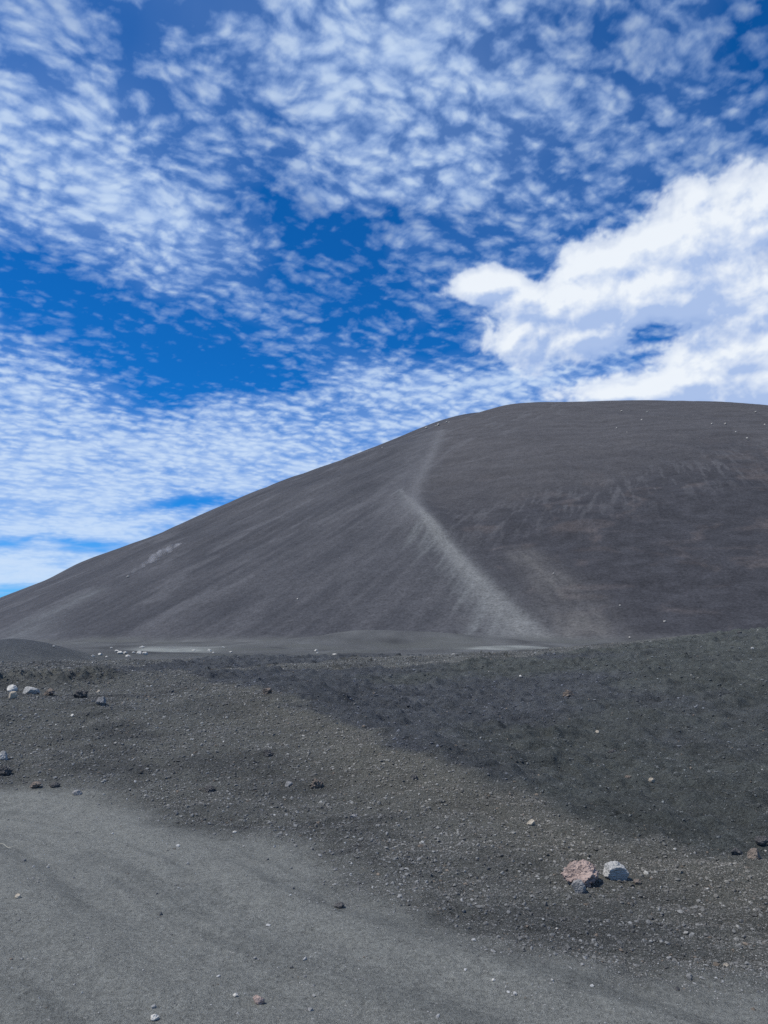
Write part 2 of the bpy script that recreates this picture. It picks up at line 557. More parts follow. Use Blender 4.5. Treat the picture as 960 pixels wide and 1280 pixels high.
# ------------------------------------------------------------------ split the sheet into its surfaces
vid = np.arange(NR * NC).reshape(NR, NC)
F = np.stack([vid[:-1, :-1], vid[1:, :-1], vid[1:, 1:], vid[:-1, 1:]], -1).reshape(-1, 4)
fc = lambda a: a[F].mean(1)
fr = np.hypot(fc(X), fc(Y))
f_on = fc(ONC) > .5
f_path = f_on & (fc(DTR) < fc(PARW))
f_track = (~f_on) & (fc(TD) > 0) & (fr < 30)
f_mound = (~f_on) & (~f_track) & (fc(DD) > 0) & (fr < 42)
f_plain = (~f_on) & (~f_track) & (~f_mound) & (fr >= 42)
f_bank = ~(f_on | f_track | f_mound | f_plain)
VV = np.stack([X, Y, Z], -1)


def mesh_from(name, verts, faces, mat, cols=None, smooth=True, attr='albedo'):
    me = bpy.data.meshes.new(name)
    k = faces.shape[1]
    me.vertices.add(len(verts)); me.vertices.foreach_set('co', verts.astype(np.float32).ravel())
    me.loops.add(faces.size); me.loops.foreach_set('vertex_index', faces.astype(np.int32).ravel())
    me.polygons.add(len(faces))
    me.polygons.foreach_set('loop_start', np.arange(0, faces.size, k, dtype=np.int32))
    me.polygons.foreach_set('use_smooth', np.full(len(faces), smooth))
    me.update(calc_edges=True)
    if cols is not None:
        a = me.attributes.new(attr, 'FLOAT_COLOR', 'POINT')
        a.data.foreach_set('color', (cols if cols.shape[1] == 4 else np.c_[cols, np.ones(len(cols))]).astype(np.float32).ravel())
    me.materials.append(mat)
    me.validate()
    ob = bpy.data.objects.new(name, me); C.objects.link(ob)
    return ob


def sheet(name, mask, mat):
    f = F[mask]
    u, inv = np.unique(f, return_inverse=True)
    ob = mesh_from(name, VV[u], inv.reshape(f.shape)[:, ::-1], mat, COL[u])
    ob['kind'] = 'structure'
    return ob


sheet('ground', f_bank, mat_ground)
sheet('dirt_track', f_track, mat_track)
sheet('ash_slope', f_mound, mat_ground)
sheet('plain', f_plain, mat_ground)
sheet('hill', f_on & ~f_path, mat_hill)
sheet('footpath', f_path, mat_hill)

# ------------------------------------------------------------------ loose gravel (uncountable)
ico_v = []
t = (1 + 5 ** .5) / 2
for a, b in ((-1, t), (1, t), (-1, -t), (1, -t)): ico_v.append((a, b, 0))
for a, b in ((-1, t), (1, t), (-1, -t), (1, -t)): ico_v.append((0, a, b))
for a, b in ((t, -1), (t, 1), (-t, -1), (-t, 1)): ico_v.append((a, 0, b))
ico_v = np.array(ico_v, float); ico_v /= np.linalg.norm(ico_v[0])
ico_f = np.array([(0, 11, 5), (0, 5, 1), (0, 1, 7), (0, 7, 10), (0, 10, 11), (1, 5, 9), (5, 11, 4), (11, 10, 2), (10, 7, 6), (7, 1, 8), (3, 9, 4), (3, 4, 2), (3, 2, 6), (3, 6, 8), (3, 8, 9), (4, 9, 5), (2, 4, 11), (6, 2, 10), (8, 6, 7), (9, 8, 1)])


def near_spacing(x, y):
    r = np.hypot(x, y)
    return np.maximum(r * np.radians(.078), r * .0021 * .8)


mat_gravel = ash_material('gravel', [(60, .6), (200, .6)], contrast=.4, bump=.5, bdist=.01)


oct_v = np.array([(1, 0, 0), (-1, 0, 0), (0, 1, 0), (0, -1, 0), (0, 0, 1), (0, 0, -1)], float)
oct_f = np.array([(0, 2, 4), (2, 1, 4), (1, 3, 4), (3, 0, 4), (2, 0, 5), (1, 2, 5), (3, 1, 5), (0, 3, 5)])


def gravel(NP):
    r = np.exp(rng.uniform(math.log(2.6), math.log(27), NP))
    th = np.radians(rng.uniform(-36, 36, NP))
    x, y = r * np.sin(th), r * np.cos(th)
    td, dd = zones(x, y)
    clump = fbm(x / .8, y / .8, 3, 170)
    tk = sstep(-.3, .4, td + .3 * clump); dk = sstep(-.4, .4, dd + .3 * clump)
    p_bank = .85 + .5 * clump
    p_dark = .32 + .6 * sstep(-.1, .35, clump)
    p_track = .06 + .30 * sstep(.1, .45, clump)
    pk = (p_bank * (1 - dk) + p_dark * dk) * (1 - tk) + p_track * tk
    k = rng.uniform(0, 1, NP) < pk
    x, y, td, dd, r, tk, dk = x[k], y[k], td[k], dd[k], r[k], tk[k], dk[k]
    n_ = len(x)
    u = rng.uniform(0, 1, n_)
    size = .0029 * (u + .0006) ** -.33
    size = size * (1.1 - .4 * tk - .25 * dk * (1 - tk)) * np.clip((r / 6) ** .75, .75, 2.5)
    size = np.minimum(size, .011 + .0009 * r)
    z, _, _ = full(x, y, near_spacing(x, y))
    base = colour(x, y, td, dd)
    tint = rng.uniform(0, 1, n_)
    c = base * np.exp(rng.normal(.05, .32, n_))[:, None]
    pale = tint > .992
    c[pale] = np.array([.34, .33, .30]) * rng.uniform(.5, 1.15, (pale.sum(), 1))
    brn = (tint > .955) & (~pale)
    c[brn] = np.array([.15, .125, .10]) * rng.uniform(.6, 1.2, (brn.sum(), 1))
    c = np.clip(c, .02, .5)
    VS, FS, CS_ = [], [], []
    base_i = 0
    big = size > .0085
    for sel, bv, bf in ((big, ico_v, ico_f), (~big, oct_v, oct_f)):
        m_ = int(sel.sum()); nv = len(bv)
        V = bv[None] * (1 + rng.uniform(-.28, .28, (m_, nv, 1))) + rng.uniform(-.18, .18, (m_, nv, 3))
        sz = size[sel]
        V = V * (sz[:, None] * rng.uniform(.65, 1.25, (m_, 3)))[:, None, :]
        V[:, :, 2] *= .75
        a = rng.uniform(0, 2 * np.pi, m_); ca, sa = np.cos(a)[:, None], np.sin(a)[:, None]
        vx = V[:, :, 0] * ca - V[:, :, 1] * sa; vy = V[:, :, 0] * sa + V[:, :, 1] * ca
        V = np.stack([vx + x[sel][:, None], vy + y[sel][:, None], V[:, :, 2] + (z[sel] + sz * .2)[:, None]], -1)
        FS.append((bf[None] + (base_i + np.arange(m_) * nv)[:, None, None]).reshape(-1, 3))
        base_i += m_ * nv
        VS.append(V.reshape(-1, 3)); CS_.append(np.repeat(c[sel], nv, axis=0))
    ob = mesh_from('gravel', np.concatenate(VS), np.concatenate(FS), mat_gravel, np.concatenate(CS_), smooth=False)
    ob['kind'] = 'stuff'
    ob['label'] = 'loose dark volcanic gravel scattered over the bank and the track'
    ob['category'] = 'gravel'
    print('gravel', n_, int(big.sum()))


gravel(650000)


# ------------------------------------------------------------------ single rocks
def rock_material(name, col, col2, sc=18, pit=.5):
    m, nt, out = nodes_of(name)
    bs = N(nt, 'ShaderNodeBsdfPrincipled'); bs.inputs['Roughness'].default_value = .9
    bs.inputs['Specular IOR Level'].default_value = .2
    tc = N(nt, 'ShaderNodeTexCoord')
    n1 = N(nt, 'ShaderNodeTexNoise'); n1.inputs['Scale'].default_value = sc; n1.inputs['Detail'].default_value = 6; n1.inputs['Roughness'].default_value = .7
    n2 = N(nt, 'ShaderNodeTexVoronoi'); n2.inputs['Scale'].default_value = sc * 5
    link(nt, tc.outputs['Object'], n1.inputs['Vector']); link(nt, tc.outputs['Object'], n2.inputs['Vector'])
    cr = N(nt, 'ShaderNodeValToRGB')
    cr.color_ramp.elements[0].position = .36; cr.color_ramp.elements[0].color = (*col2, 1)
    cr.color_ramp.elements[1].position = .58; cr.color_ramp.elements[1].color = (*col, 1)
    link(nt, n1.outputs['Fac'], cr.inputs[0])
    link(nt, cr.outputs[0], bs.inputs['Base Color'])
    h = M(nt, 'ADD', n1.outputs['Fac'], M(nt, 'MULTIPLY', n2.outputs['Distance'], pit))
    bp = N(nt, 'ShaderNodeBump'); bp.inputs['Strength'].default_value = .7; bp.inputs['Distance'].default_value = .3 / sc
    link(nt, h, bp.inputs['Height']); link(nt, bp.outputs[0], bs.inputs['Normal'])
    link(nt, bs.outputs[0], out.inputs[0])
    return m


RM = {
    'pink': rock_material('pink_rock', (.36, .275, .235), (.19, .145, .125), 14),
    'grey': rock_material('grey_rock', (.25, .245, .235), (.15, .145, .14), 20),
    'white': rock_material('white_rock', (.38, .37, .345), (.26, .26, .245), 16),
    'dark': rock_material('dark_rock', (.10, .095, .09), (.045, .045, .045), 16),
    'brown': rock_material('brown_rock', (.19, .155, .125), (.09, .075, .065), 16),
    'tan': rock_material('tan_rock', (.42, .37, .29), (.25, .21, .16), 20),
    'boulder': rock_material('pale_boulder', (.50, .48, .43), (.36, .35, .32), 2.5),
    'hillrock': rock_material('hill_boulder', (.38, .36, .32), (.36, .34, .30), 1.0),
}


def ico_sphere(sub):
    V = [tuple(v) for v in ico_v]; Fc = [tuple(f) for f in ico_f]
    for _ in range(sub):
        cache = {}; nf = []
        def mid(a, b):
            k = (min(a, b), max(a, b))
            if k not in cache:
                v = (np.array(V[a]) + np.array(V[b])); v /= np.linalg.norm(v)
                V.append(tuple(v)); cache[k] = len(V) - 1
            return cache[k]
        for a, b, c in Fc:
            ab, bc, ca = mid(a, b), mid(b, c), mid(c, a)
            nf += [(a, ab, ca), (b, bc, ab), (c, ca, bc), (ab, bc, ca)]
        Fc = nf
    return np.array(V), np.array(Fc)


ICO = {s: ico_sphere(s) for s in (1, 2, 3, 4, 5)}


def n3(v, f, seed):
    o = seed * 7.13
    return (perlin(v[:, 0] * f + o, v[:, 1] * f + v[:, 2] * f * .7, seed % 50) + perlin(v[:, 1] * f - o, v[:, 2] * f + 3.1, seed % 50 + 3) + perlin(v[:, 2] * f + o, v[:, 0] * f + 9.7, seed % 50 + 5)) / 1.8


def rock_mesh(name, mat, seed, dims, sub=4, lumpy=0.0, facets=11, rough=.05):
    v, f = ICO[sub]
    g = np.random.default_rng(seed)
    nn = g.normal(size=(facets, 3)); nn /= np.linalg.norm(nn, axis=1)[:, None]
    dd = g.uniform(.62, .95, facets)
    proj = v @ nn.T
    rr_ = np.where(proj > .05, dd[None] / np.maximum(proj, .05), 9).min(1)
    rr_ = np.minimum(rr_, 1.12)
    rr_ = rr_ * (1 + lumpy * (np.abs(n3(v, 1.9, seed)) * 1.6 - .35) + rough * n3(v, 4.5, seed + 9) + rough * .55 * n3(v, 10, seed + 13) + rough * .35 * n3(v, 22, seed + 17))
    p = v * rr_[:, None]
    p = p / (p.max(0) - p.min(0)) * np.array(dims)
    p -= (p.max(0) + p.min(0)) / 2
    me = mesh_from(name, p, f, mat, None, smooth=sub >= 4 and rough < .02)
    return me


# kind, px, py(centre), width px, height px, colour, seed, lumpy, name, label, group
ROCKS = [
    (727, 1100, 41, 27, 'pink', 5, .28, 'rock', 'largest reddish pink rough lava rock on the gravel at the lower right', None),
    (724, 1113, 15, 15, 'grey', 12, .0, 'rock', 'small angular grey rock leaning in front of the pink lava rock', None),
    (771, 1097, 25, 21, 'white', 27, .10, 'rock', 'pale grey white pitted rock just right of the pink lava rock', None),
    (921, 1068, 14, 10, 'dark', 31, .2, 'stone', 'dark flat stone half sunk, leftmost of three at the lower right edge', None),
    (944, 1076, 14, 12, 'brown', 32, .1, 'stone', 'brownish grey stone, lowest of three stones at the lower right edge', None),
    (954, 1058, 16, 9, 'dark', 33, .1, 'stone', 'dark stone cut by the right photo edge, highest of three stones there', None),
    (797, 1106, 8, 6, 'brown', 34, .0, 'stone', 'tiny brown stone to the right of the pale grey white rock', None),
    (664, 1033, 9, 7, 'tan', 35, .0, 'stone', 'small tan stone on the gravel bank up and left of the pink lava rock', None),
    (14, 862, 12, 9, 'boulder', 36, .0, 'rock', 'round white rock under the rough earth lip at the far left', None),
    (15, 872, 10, 9, 'tan', 37, .0, 'rock', 'small pointed pale rock just below the round white rock', None),
    (38, 864, 20, 10, 'white', 38, .0, 'rock', 'flat bluish white slab under the rough earth lip', None),
    (61, 866, 13, 8, 'brown', 39, .15, 'rock', 'grey brown rock right of the flat bluish white slab', None),
    (101, 869, 17, 13, 'dark', 40, .35, 'rock', 'dark jagged lumpy rock at the right end of the earth lip', None),
    (126, 878, 12, 11, 'grey', 41, .25, 'rock', 'light grey notched rock down and right of the dark jagged rock', None),
    (123, 863, 4, 4, 'tan', 42, .0, 'stone', 'tiny pale pointed stone between the dark jagged rock and the notched rock', None),
    (90, 894, 4, 3, 'boulder', 43, .0, 'stone', 'tiny bright white stone on bare ash below the dark jagged rock', None),
    (2, 946, 12, 11, 'white', 44, .1, 'rock', 'whitish rock cut by the left photo edge above the track', None),
    (4, 965, 16, 12, 'dark', 45, .3, 'rock', 'black lumpy rock at the left photo edge just above the track', None),
    (44, 984, 13, 7, 'brown', 46, .1, 'stone', 'brownish stone at the track edge on the left', None),
    (68, 982, 12, 7, 'dark', 47, .1, 'stone', 'dark grey stone at the track edge, beside the brownish one', None),
    (96, 992, 11, 6, 'grey', 48, .1, 'stone', 'grey flat stone lying where track and bank meet at left', None),
    (334, 866, 11, 8, 'brown', 49, .2, 'stone', 'brown stone on top of the bank where the dark ash begins', None),
    (396, 976, 14, 12, 'brown', 50, .35, 'stone', 'lumpy brown grey stone in the middle of the gravel bank', None),
    (361, 977, 9, 6, 'grey', 51, .0, 'stone', 'pale flat stone left of the lumpy stone on the gravel bank', None),
    (335, 945, 12, 9, 'dark', 52, .3, 'stone', 'dark clod of lava above the pale flat stone on the bank', None),
    (262, 986, 13, 8, 'dark', 53, .3, 'stone', 'dark lava stone low on the bank above the track, left of centre', None),
    (442, 1014, 8, 5, 'grey', 54, .0, 'stone', 'small smooth light grey stone low on the middle gravel bank', None),
    (518, 968, 9, 7, 'dark', 55, .3, 'stone', 'small dark clod right of the lumpy stone on the gravel bank', None),
    (815, 975, 7, 7, 'tan', 56, .0, 'stone', 'pale tan stone alone on the dark ash slope at right', None),
    (785, 966, 7, 5, 'brown', 57, .1, 'stone', 'small brownish stone left of the pale tan stone on dark ash', None),
    (753, 957, 5, 4, 'grey', 58, .0, 'stone', 'tiny grey stone, leftmost of the trio around the pale tan stone', None),
    (765, 942, 9, 7, 'dark', 59, .3, 'stone', 'dark rough clod above the pale tan stone on dark ash', None),
    (711, 869, 13, 10, 'brown', 60, .35, 'stone', 'brown rough stone high on the dark ash slope right of centre', None),
    (747, 914, 5, 4, 'tan', 61, .0, 'stone', 'tiny pale stone below the brown rough stone on the dark ash slope', None),
    (925, 793, 6, 4, 'dark', 62, .0, 'stone', 'small black stone on the skyline of the dark ash slope at far right', None),
    (941, 811, 4, 3, 'boulder', 63, .0, 'stone', 'tiny white stone just under the skyline of the dark ash slope at right', None),
    (651, 849, 4, 3, 'boulder', 64, .0, 'stone', 'tiny white stone high on the dark ash slope left of the brown rough stone', None),
    (323, 1247, 12, 10, 'pink', 65, .0, 'stone', 'rounded pinkish beige stone on the track at the bottom', None),
    (294, 1245, 5, 4, 'boulder', 66, .0, 'stone', 'tiny white stone on the track left of the pinkish beige stone', None),
    (193, 1277, 8, 6, 'boulder', 67, .0, 'stone', 'white stone cut by the bottom photo edge on the track', None),
    (22, 1126, 7, 5, 'tan', 68, .0, 'stone', 'cream stone on the track near the left photo edge', None),
    (510, 1278, 6, 5, 'grey', 69, .0, 'stone', 'small light grey stone at the bottom centre photo edge', None),
    (424, 1131, 11, 6, 'dark', 70, .2, 'stone', 'dark flat stone alone on the smooth middle of the track', None),
    (617, 1227, 4, 3, 'boulder', 71, .0, 'stone', 'tiny bright white stone on the track below and left of the pink lava rock', None),
    (908, 1207, 5, 4, 'tan', 72, .0, 'stone', 'tiny pale orange stone at the lower right track edge', None),
    (847, 1240, 5, 4, 'dark', 73, .0, 'stone', 'tiny black stone on the track near the lower right corner', None),
]
R_SUB = {}


def place_rock(px, py, wp, hp, colr, seed, lumpy, name, label, group, t0=2.5, sink=.22, macro_only=False, deep=None):
    x, y, z, t_ = hit(px, py + hp * .36, t0=t0)
    dist = math.hypot(math.hypot(x, y), EYE - z)
    w = wp * dist / math.sqrt(FPX ** 2 + (px - 480) ** 2) * 1.0
    hh = hp * dist / FPX * 1.12
    sub = 5 if wp > 20 else (4 if wp > 9 else (3 if wp > 4 else 2))
    ob = rock_mesh(name, RM[colr], seed, (w * 1.08, w * (deep or .8), hh), sub, .12, 9, .11) if (colr == 'pink' and wp > 20) else rock_mesh(name, RM[colr], seed, (w * 1.08, w * (deep or .8), hh), sub, lumpy, 9 if lumpy < .3 else 16, .045 if lumpy < .3 else .10)
    if not macro_only:
        z = full(np.array([x]), np.array([y]), near_spacing(np.array([x]), np.array([y])))[0][0]
    ob.location = (x, y + w * .08, z + hh * (.5 - sink))
    ob.rotation_euler = (0, random.uniform(-.08, .08), 0)
    ob['label'] = label; ob['category'] = 'rock' if name == 'rock' else name
    if group: ob['group'] = group
    return ob


for r_ in ROCKS:
    place_rock(*r_)

PL = [
    (67, 808, 3, 2, 'white boulder alone on the dark mound behind the left bank'),
    (116, 820, 4, 3, 'small pale boulder, leftmost of the boulder cluster on the plain'),
    (125, 818, 5, 3, 'pale flat boulder, second from the left of the cluster on the plain'),
    (139, 810, 3, 2, 'tiny white boulder above the left end of the boulder cluster'),
    (146, 814, 5, 3, 'white boulder at the upper left of the main boulder cluster'),
    (150, 816, 7, 4, 'long white boulder in the middle left of the main cluster'),
    (156, 816, 5, 3, 'white boulder touching the right end of the long white boulder'),
    (160, 820, 6, 3, 'low cream boulder, nearest of the main boulder cluster'),
    (167, 816, 4, 3, 'small white boulder in the centre of the main cluster'),
    (174, 816, 6, 4, 'square white boulder in the right half of the main cluster'),
    (177, 809, 7, 3, 'wide white boulder, farthest and highest of the cluster on the plain'),
    (181, 817, 6, 4, 'white boulder at the right end of the main cluster'),
    (133, 821, 3, 2, 'tiny grey boulder below the pale flat boulder'),
    (242, 813, 4, 2, 'small boulder just right of the pale dusty patch on the plain'),
    (262, 813, 5, 3, 'cream boulder in the middle of the row right of the dusty patch'),
    (267, 816, 3, 2, 'small grey boulder under the cream boulder right of the dusty patch'),
    (279, 809, 3, 2, 'tiny pale boulder farthest right on the low plain rise'),
    (288, 815, 4, 2, 'low pale boulder at the right end of the row past the dusty patch'),
    (395, 813, 4, 3, 'white boulder upright on the plain below the left part of the cone'),
    (397, 816, 3, 2, 'tiny white boulder at the foot of the upright white boulder'),
    (418, 818, 5, 2, 'flat cream boulder beyond the crest near the centre'),
    (567, 818, 5, 2, 'flat cream boulder by the start of the pale path at the cone foot'),
]
for i, (px, py, w, h_, lab) in enumerate(PL):
    place_rock(px, py, w, h_, 'boulder', 200 + i, .0, 'boulder', lab, 'pale boulders on the plain', t0=32, macro_only=True)
HR = [
    (160, 721, 3.2, 2.6, 'pale boulder sliding down the left flank with dust behind it'),
    (478, 560, 2.2, 2.2, 'lone white boulder just under the left skyline of the cone'),
    (533, 535, 3, 2.5, 'dull grey boulder, leftmost of the row at the cone shoulder'),
    (544, 533, 2, 1.8, 'tiny cream boulder left of the brightest one at the cone shoulder'),
    (548, 531.5, 3.4, 3.2, 'brightest cream boulder in the middle of the row at the cone shoulder'),
    (558, 528, 2.4, 3, 'upright white boulder right of the brightest one at the cone shoulder'),
    (561.5, 528.3, 2.4, 1.8, 'small cream boulder, rightmost of the row at the cone shoulder'),
    (777, 514, 2, 1.8, 'white boulder high on the dome, leftmost under the flat skyline'),
    (809, 515, 2.4, 1.8, 'white boulder high on the dome straight below its highest point'),
    (802, 525, 2.4, 2, 'pale boulder below the one under the highest point of the dome'),
    (771, 535, 2, 2, 'tiny white boulder left of the pair on the upper dome'),
    (784, 541, 2.2, 2, 'upper white boulder of the close pair on the upper dome'),
    (788, 546, 2.2, 2, 'lower white boulder of the close pair on the upper dome'),
    (890, 530, 2.4, 2, 'left white boulder of the level pair high on the right dome'),
    (907, 530, 2.4, 2, 'right white boulder of the level pair high on the right dome'),
    (945, 515, 3, 1.8, 'cream boulder near the right photo edge just under the skyline'),
    (920, 540, 2, 1.8, 'small white boulder between the level pair and the lowest one'),
    (934, 548, 2.4, 2, 'white boulder lowest of the scattered ones on the right dome'),
    (956, 531, 2, 1.8, 'white boulder at the right photo edge high on the dome'),
    (775, 757, 2, 2, 'tiny pale boulder low on the cone right of the pale fans'),
    (692, 717, 2, 2, 'tiny pale boulder midway up the cone above the brown fan'),
    (831, 777, 3, 1.8, 'flat pale boulder near the cone foot at right'),
    (787, 797, 2, 2, 'tiny white boulder at the cone foot above the dark ash crest'),
    (372, 749, 2, 2, 'tiny white boulder low on the left flank of the cone'),
]
for i, (px, py, w, h_, lab) in enumerate(HR):
    place_rock(px, py, w, h_, 'hillrock', 300 + i, .0, 'boulder', lab, 'pale boulders on the cone', t0=60, sink=.1, macro_only=True, deep=1.0)

# dry twig at the left edge of the track
tw = []
x0, y0, z0, _ = hit(-4, 1059); x1, y1, z1, _ = hit(24, 1061)
m_tw = rock_material('dry_stalk', (.42, .40, .33), (.25, .23, .18), 60, .1)
k = 26; seg = 8
tv, tf = [], []
for i in range(k):
    s = i / (k - 1)
    cx, cy = x0 + (x1 - x0) * s, y0 + (y1 - y0) * s + .012 * math.sin(s * 7)
    cz = .022 + .008 * math.sin(s * 9)
    rr_ = .0035 * (1 - .6 * s)
    for j in range(seg):
        a = 2 * math.pi * j / seg
        tv.append((cx, cy + rr_ * math.cos(a), cz + rr_ * math.sin(a)))
    if i:
        for j in range(seg):
            tf.append(((i - 1) * seg + j, (i - 1) * seg + (j + 1) % seg, i * seg + (j + 1) % seg, i * seg + j))
tvn = np.array(tv)
tvn[:, 2] += full(np.full(1, (x0 + x1) / 2), np.full(1, (y0 + y1) / 2), np.full(1, .01))[0][0]
twig = mesh_from('twig', tvn, np.array(tf), m_tw)
twig['label'] = 'thin pale dry twig lying on the track at the left photo edge'; twig['category'] = 'twig'

# ------------------------------------------------------------------ dust thrown up on the left flank
ax, ay, az, _ = hit(162, 719, t0=60); bx, by, bz, _ = hit(228, 681, t0=60)
m, nt, out = nodes_of('dust')
pv = N(nt, 'ShaderNodeVolumePrincipled'); pv.inputs['Color'].default_value = (.85, .83, .82, 1)
tc = N(nt, 'ShaderNodeTexCoord')
no = N(nt, 'ShaderNodeTexNoise'); no.inputs['Scale'].default_value = .32; no.inputs['Detail'].default_value = 4; no.inputs['Roughness'].default_value = .6
link(nt, tc.outputs['Object'], no.inputs['Vector'])
link(nt, M(nt, 'MULTIPLY', M(nt, 'MAXIMUM', M(nt, 'SUBTRACT', no.outputs['Fac'], .46), 0), 1.3), pv.inputs['Density'])
link(nt, pv.outputs[0], out.inputs['Volume'])
k = 40; seg = 16; tv, tf = [], []
dirv = np.array([bx - ax, by - ay, bz - az]); L = np.linalg.norm(dirv); dirv /= L
sidev = np.cross(dirv, [0, 0, 1]); sidev /= np.linalg.norm(sidev)
upv = np.cross(sidev, dirv)
for i in range(k):
    s = i / (k - 1)
    c0 = np.array([ax, ay, az]) + dirv * L * s
    r1 = (.2 + 1.5 * s ** .8) * math.sin(math.pi * min(1, (1.02 - s) * 3.2 + .001) / 2) + .03
    r1 *= 1 + .25 * math.sin(s * 23) * math.sin(s * 11)
    c0 = c0 + upv * (r1 * .35 + .3)
    for j in range(seg):
        a = 2 * math.pi * j / seg
        tv.append(c0 + sidev * r1 * 1.3 * math.cos(a) + upv * r1 * .8 * math.sin(a))
    if i:
        for j in range(seg):
            tf.append(((i - 1) * seg + j, (i - 1) * seg + (j + 1) % seg, i * seg + (j + 1) % seg, i * seg + j))
ends = [len(tv), len(tv) + 1]
tv.append(np.array([ax, ay, az]) + upv * .3); tv.append(tv[(k - 1) * seg] * .5 + tv[(k - 1) * seg + seg // 2] * .5)
for j in range(seg):
    tf.append((ends[0], (j + 1) % seg, j, j)); tf.append((ends[1], (k - 1) * seg + j, (k - 1) * seg + (j + 1) % seg, (k - 1) * seg + (j + 1) % seg))
bm_v = [tuple(v) for v in tv]
me = bpy.data.meshes.new('dust_cloud')
me.from_pydata(bm_v, [], [tuple(dict.fromkeys(f)) for f in tf]); me.materials.append(m)
import bmesh
bmm = bmesh.new(); bmm.from_mesh(me); bmesh.ops.recalc_face_normals(bmm, faces=bmm.faces); bmm.to_mesh(me); bmm.free()
dust = bpy.data.objects.new('dust_cloud', me); C.objects.link(dust)
dust['kind'] = 'stuff'; dust['label'] = 'thin pale dust streak drifting behind the sliding boulder on the left flank'; dust['category'] = 'dust'

# ------------------------------------------------------------------ light
SUN_EL, SUN_AZ = rad(58), rad(-106)      # azimuth measured from +Y towards +X
sd = bpy.data.lights.new('sun', 'SUN'); so = bpy.data.objects.new('sun', sd); C.objects.link(so)
sd.energy = 4.4; sd.angle = rad(.5); sd.color = (1, .96, .90)
so.rotation_euler = (math.pi / 2 - SUN_EL, 0, math.pi - SUN_AZ)

w = bpy.data.worlds.new('World'); bpy.context.scene.world = w; w.use_nodes = True
nt = w.node_tree
for nd in list(nt.nodes): nt.nodes.remove(nd)
out = N(nt, 'ShaderNodeOutputWorld'); bg = N(nt, 'ShaderNodeBackground'); bg.inputs['Strength'].default_value = .1
link(nt, bg.outputs[0], out.inputs[0])
sky = N(nt, 'ShaderNodeTexSky'); sky.sky_type = 'NISHITA'; sky.sun_disc = False
sky.sun_elevation = SUN_EL; sky.sun_rotation = SUN_AZ; sky.altitude = 2000; sky.air_density = 1.0; sky.dust_density = .1; sky.ozone_density = 3.0
tint = N(nt, 'ShaderNodeMix', data_type='RGBA', blend_type='MULTIPLY'); tint.inputs['Factor'].default_value = 1; tint.inputs['B'].default_value = (.05, .66, 1.28, 1)
link(nt, sky.outputs[0], tint.inputs['A']); link(nt, tint.outputs['Result'], bg.inputs['Color'])


# ------------------------------------------------------------------ clouds: a far dome, clear between them
def worley(x, y, seed=0, k=14.0):
    """smooth distance to scattered points"""
    xi = np.floor(x).astype(np.int64); yi = np.floor(y).astype(np.int64)
    s = np.zeros_like(x)
    for ox in (-1, 0, 1):
        for oy in (-1, 0, 1):
            ix, iy = xi + ox, yi + oy
            h = _perm[(_perm[(ix + seed * 97) & 4095] + iy) & 4095]
            h2 = _perm[(h * 7 + 13) & 4095]
            px_ = ix + h / 4096.0; py_ = iy + h2 / 4096.0
            s += np.exp(-k * np.hypot(x - px_, y - py_))
    return -np.log(s + 1e-12) / k


def billows(x, y, oct=3, seed=0, gain=.5):
    s = 0; a = 1; n_ = 0
    for i in range(oct):
        s = s + a * (.45 - worley(x * 2.03 ** i, y * 2.03 ** i, seed + i * 3)); n_ += a; a *= gain
    return s / n_


def azel(px, py):
    d = ray(px, py); return math.atan2(d[0], d[1]), math.atan2(d[2], math.hypot(d[0], d[1]))


def lump(az, el, px, py, rx, ry, rot=0):
    a0, e0 = azel(px, py); c, s = math.cos(rot), math.sin(rot)
    k = FPX / math.cos(math.atan(math.hypot(px - 480, py - 640) / FPX)) ** 0   # about pixels per radian
    u = (az - a0) * math.cos(e0) * k * 1.0; v = (el - e0) * k * 1.0
    f = math.cos(math.atan(math.hypot(px - 480, py - 640) / FPX))
    u, v = u / f, v / f ** 1.3
    u, v = u * c + v * s, v * c - u * s
    return (u / rx) ** 2 + (v / ry) ** 2


COVER = [(410, 60, 200, 130, .38), (90, 120, 150, 110, .30), (130, 240, 170, 60, .38, -.35), (240, 285, 100, 45, .22, -.4), (300, 400, 220, 40, .14, -.45), (60, 560, 230, 75, .60), (400, 560, 240, 70, .50, .1), (10, 450, 90, 60, .32), (620, 150, 190, 150, .22), (860, 130, 150, 100, .08), (60, 650, 220, 45, .62),
         (620, 250, 150, 60, .12), (20, 720, 160, 30, .75), (700, 490, 200, 25, .40), (380, 450, 100, 40, .10, -.5), (110, 405, 40, 20, .22, -.4), (560, 490, 120, 18, .2), (480, 430, 110, 60, -.10), (330, 330, 90, 60, -.06),
         (20, 335, 95, 34, -.55, -.25), (190, 430, 150, 48, -.65, -.2), (300, 460, 90, 25, -.30), (440, 275, 150, 28, -.34), (600, 300, 70, 60, -.08), (640, 455, 60, 18, -.1), (730, 200, 60, 30, -.10), (960, 20, 90, 80, -.16), (340, 150, 30, 15, -.12), (225, 632, 80, 10, -.50, .12), (40, 688, 110, 10, -.30, .05), (560, 430, 60, 25, -.2), (440, 330, 60, 30, -.12), (70, 160, 30, 16, -.15)]
CUMU = [(960, 270, 130, 58, .25), (850, 300, 95, 46, .2), (770, 325, 62, 36), (612, 358, 52, 19), (660, 378, 40, 26), (715, 385, 80, 36), (655, 425, 50, 36), (830, 365, 150, 48), (960, 370, 130, 70), (730, 425, 90, 24), (960, 440, 140, 36, .1), (880, 482, 140, 26), (960, 480, 160, 36), (780, 492, 50, 14)]


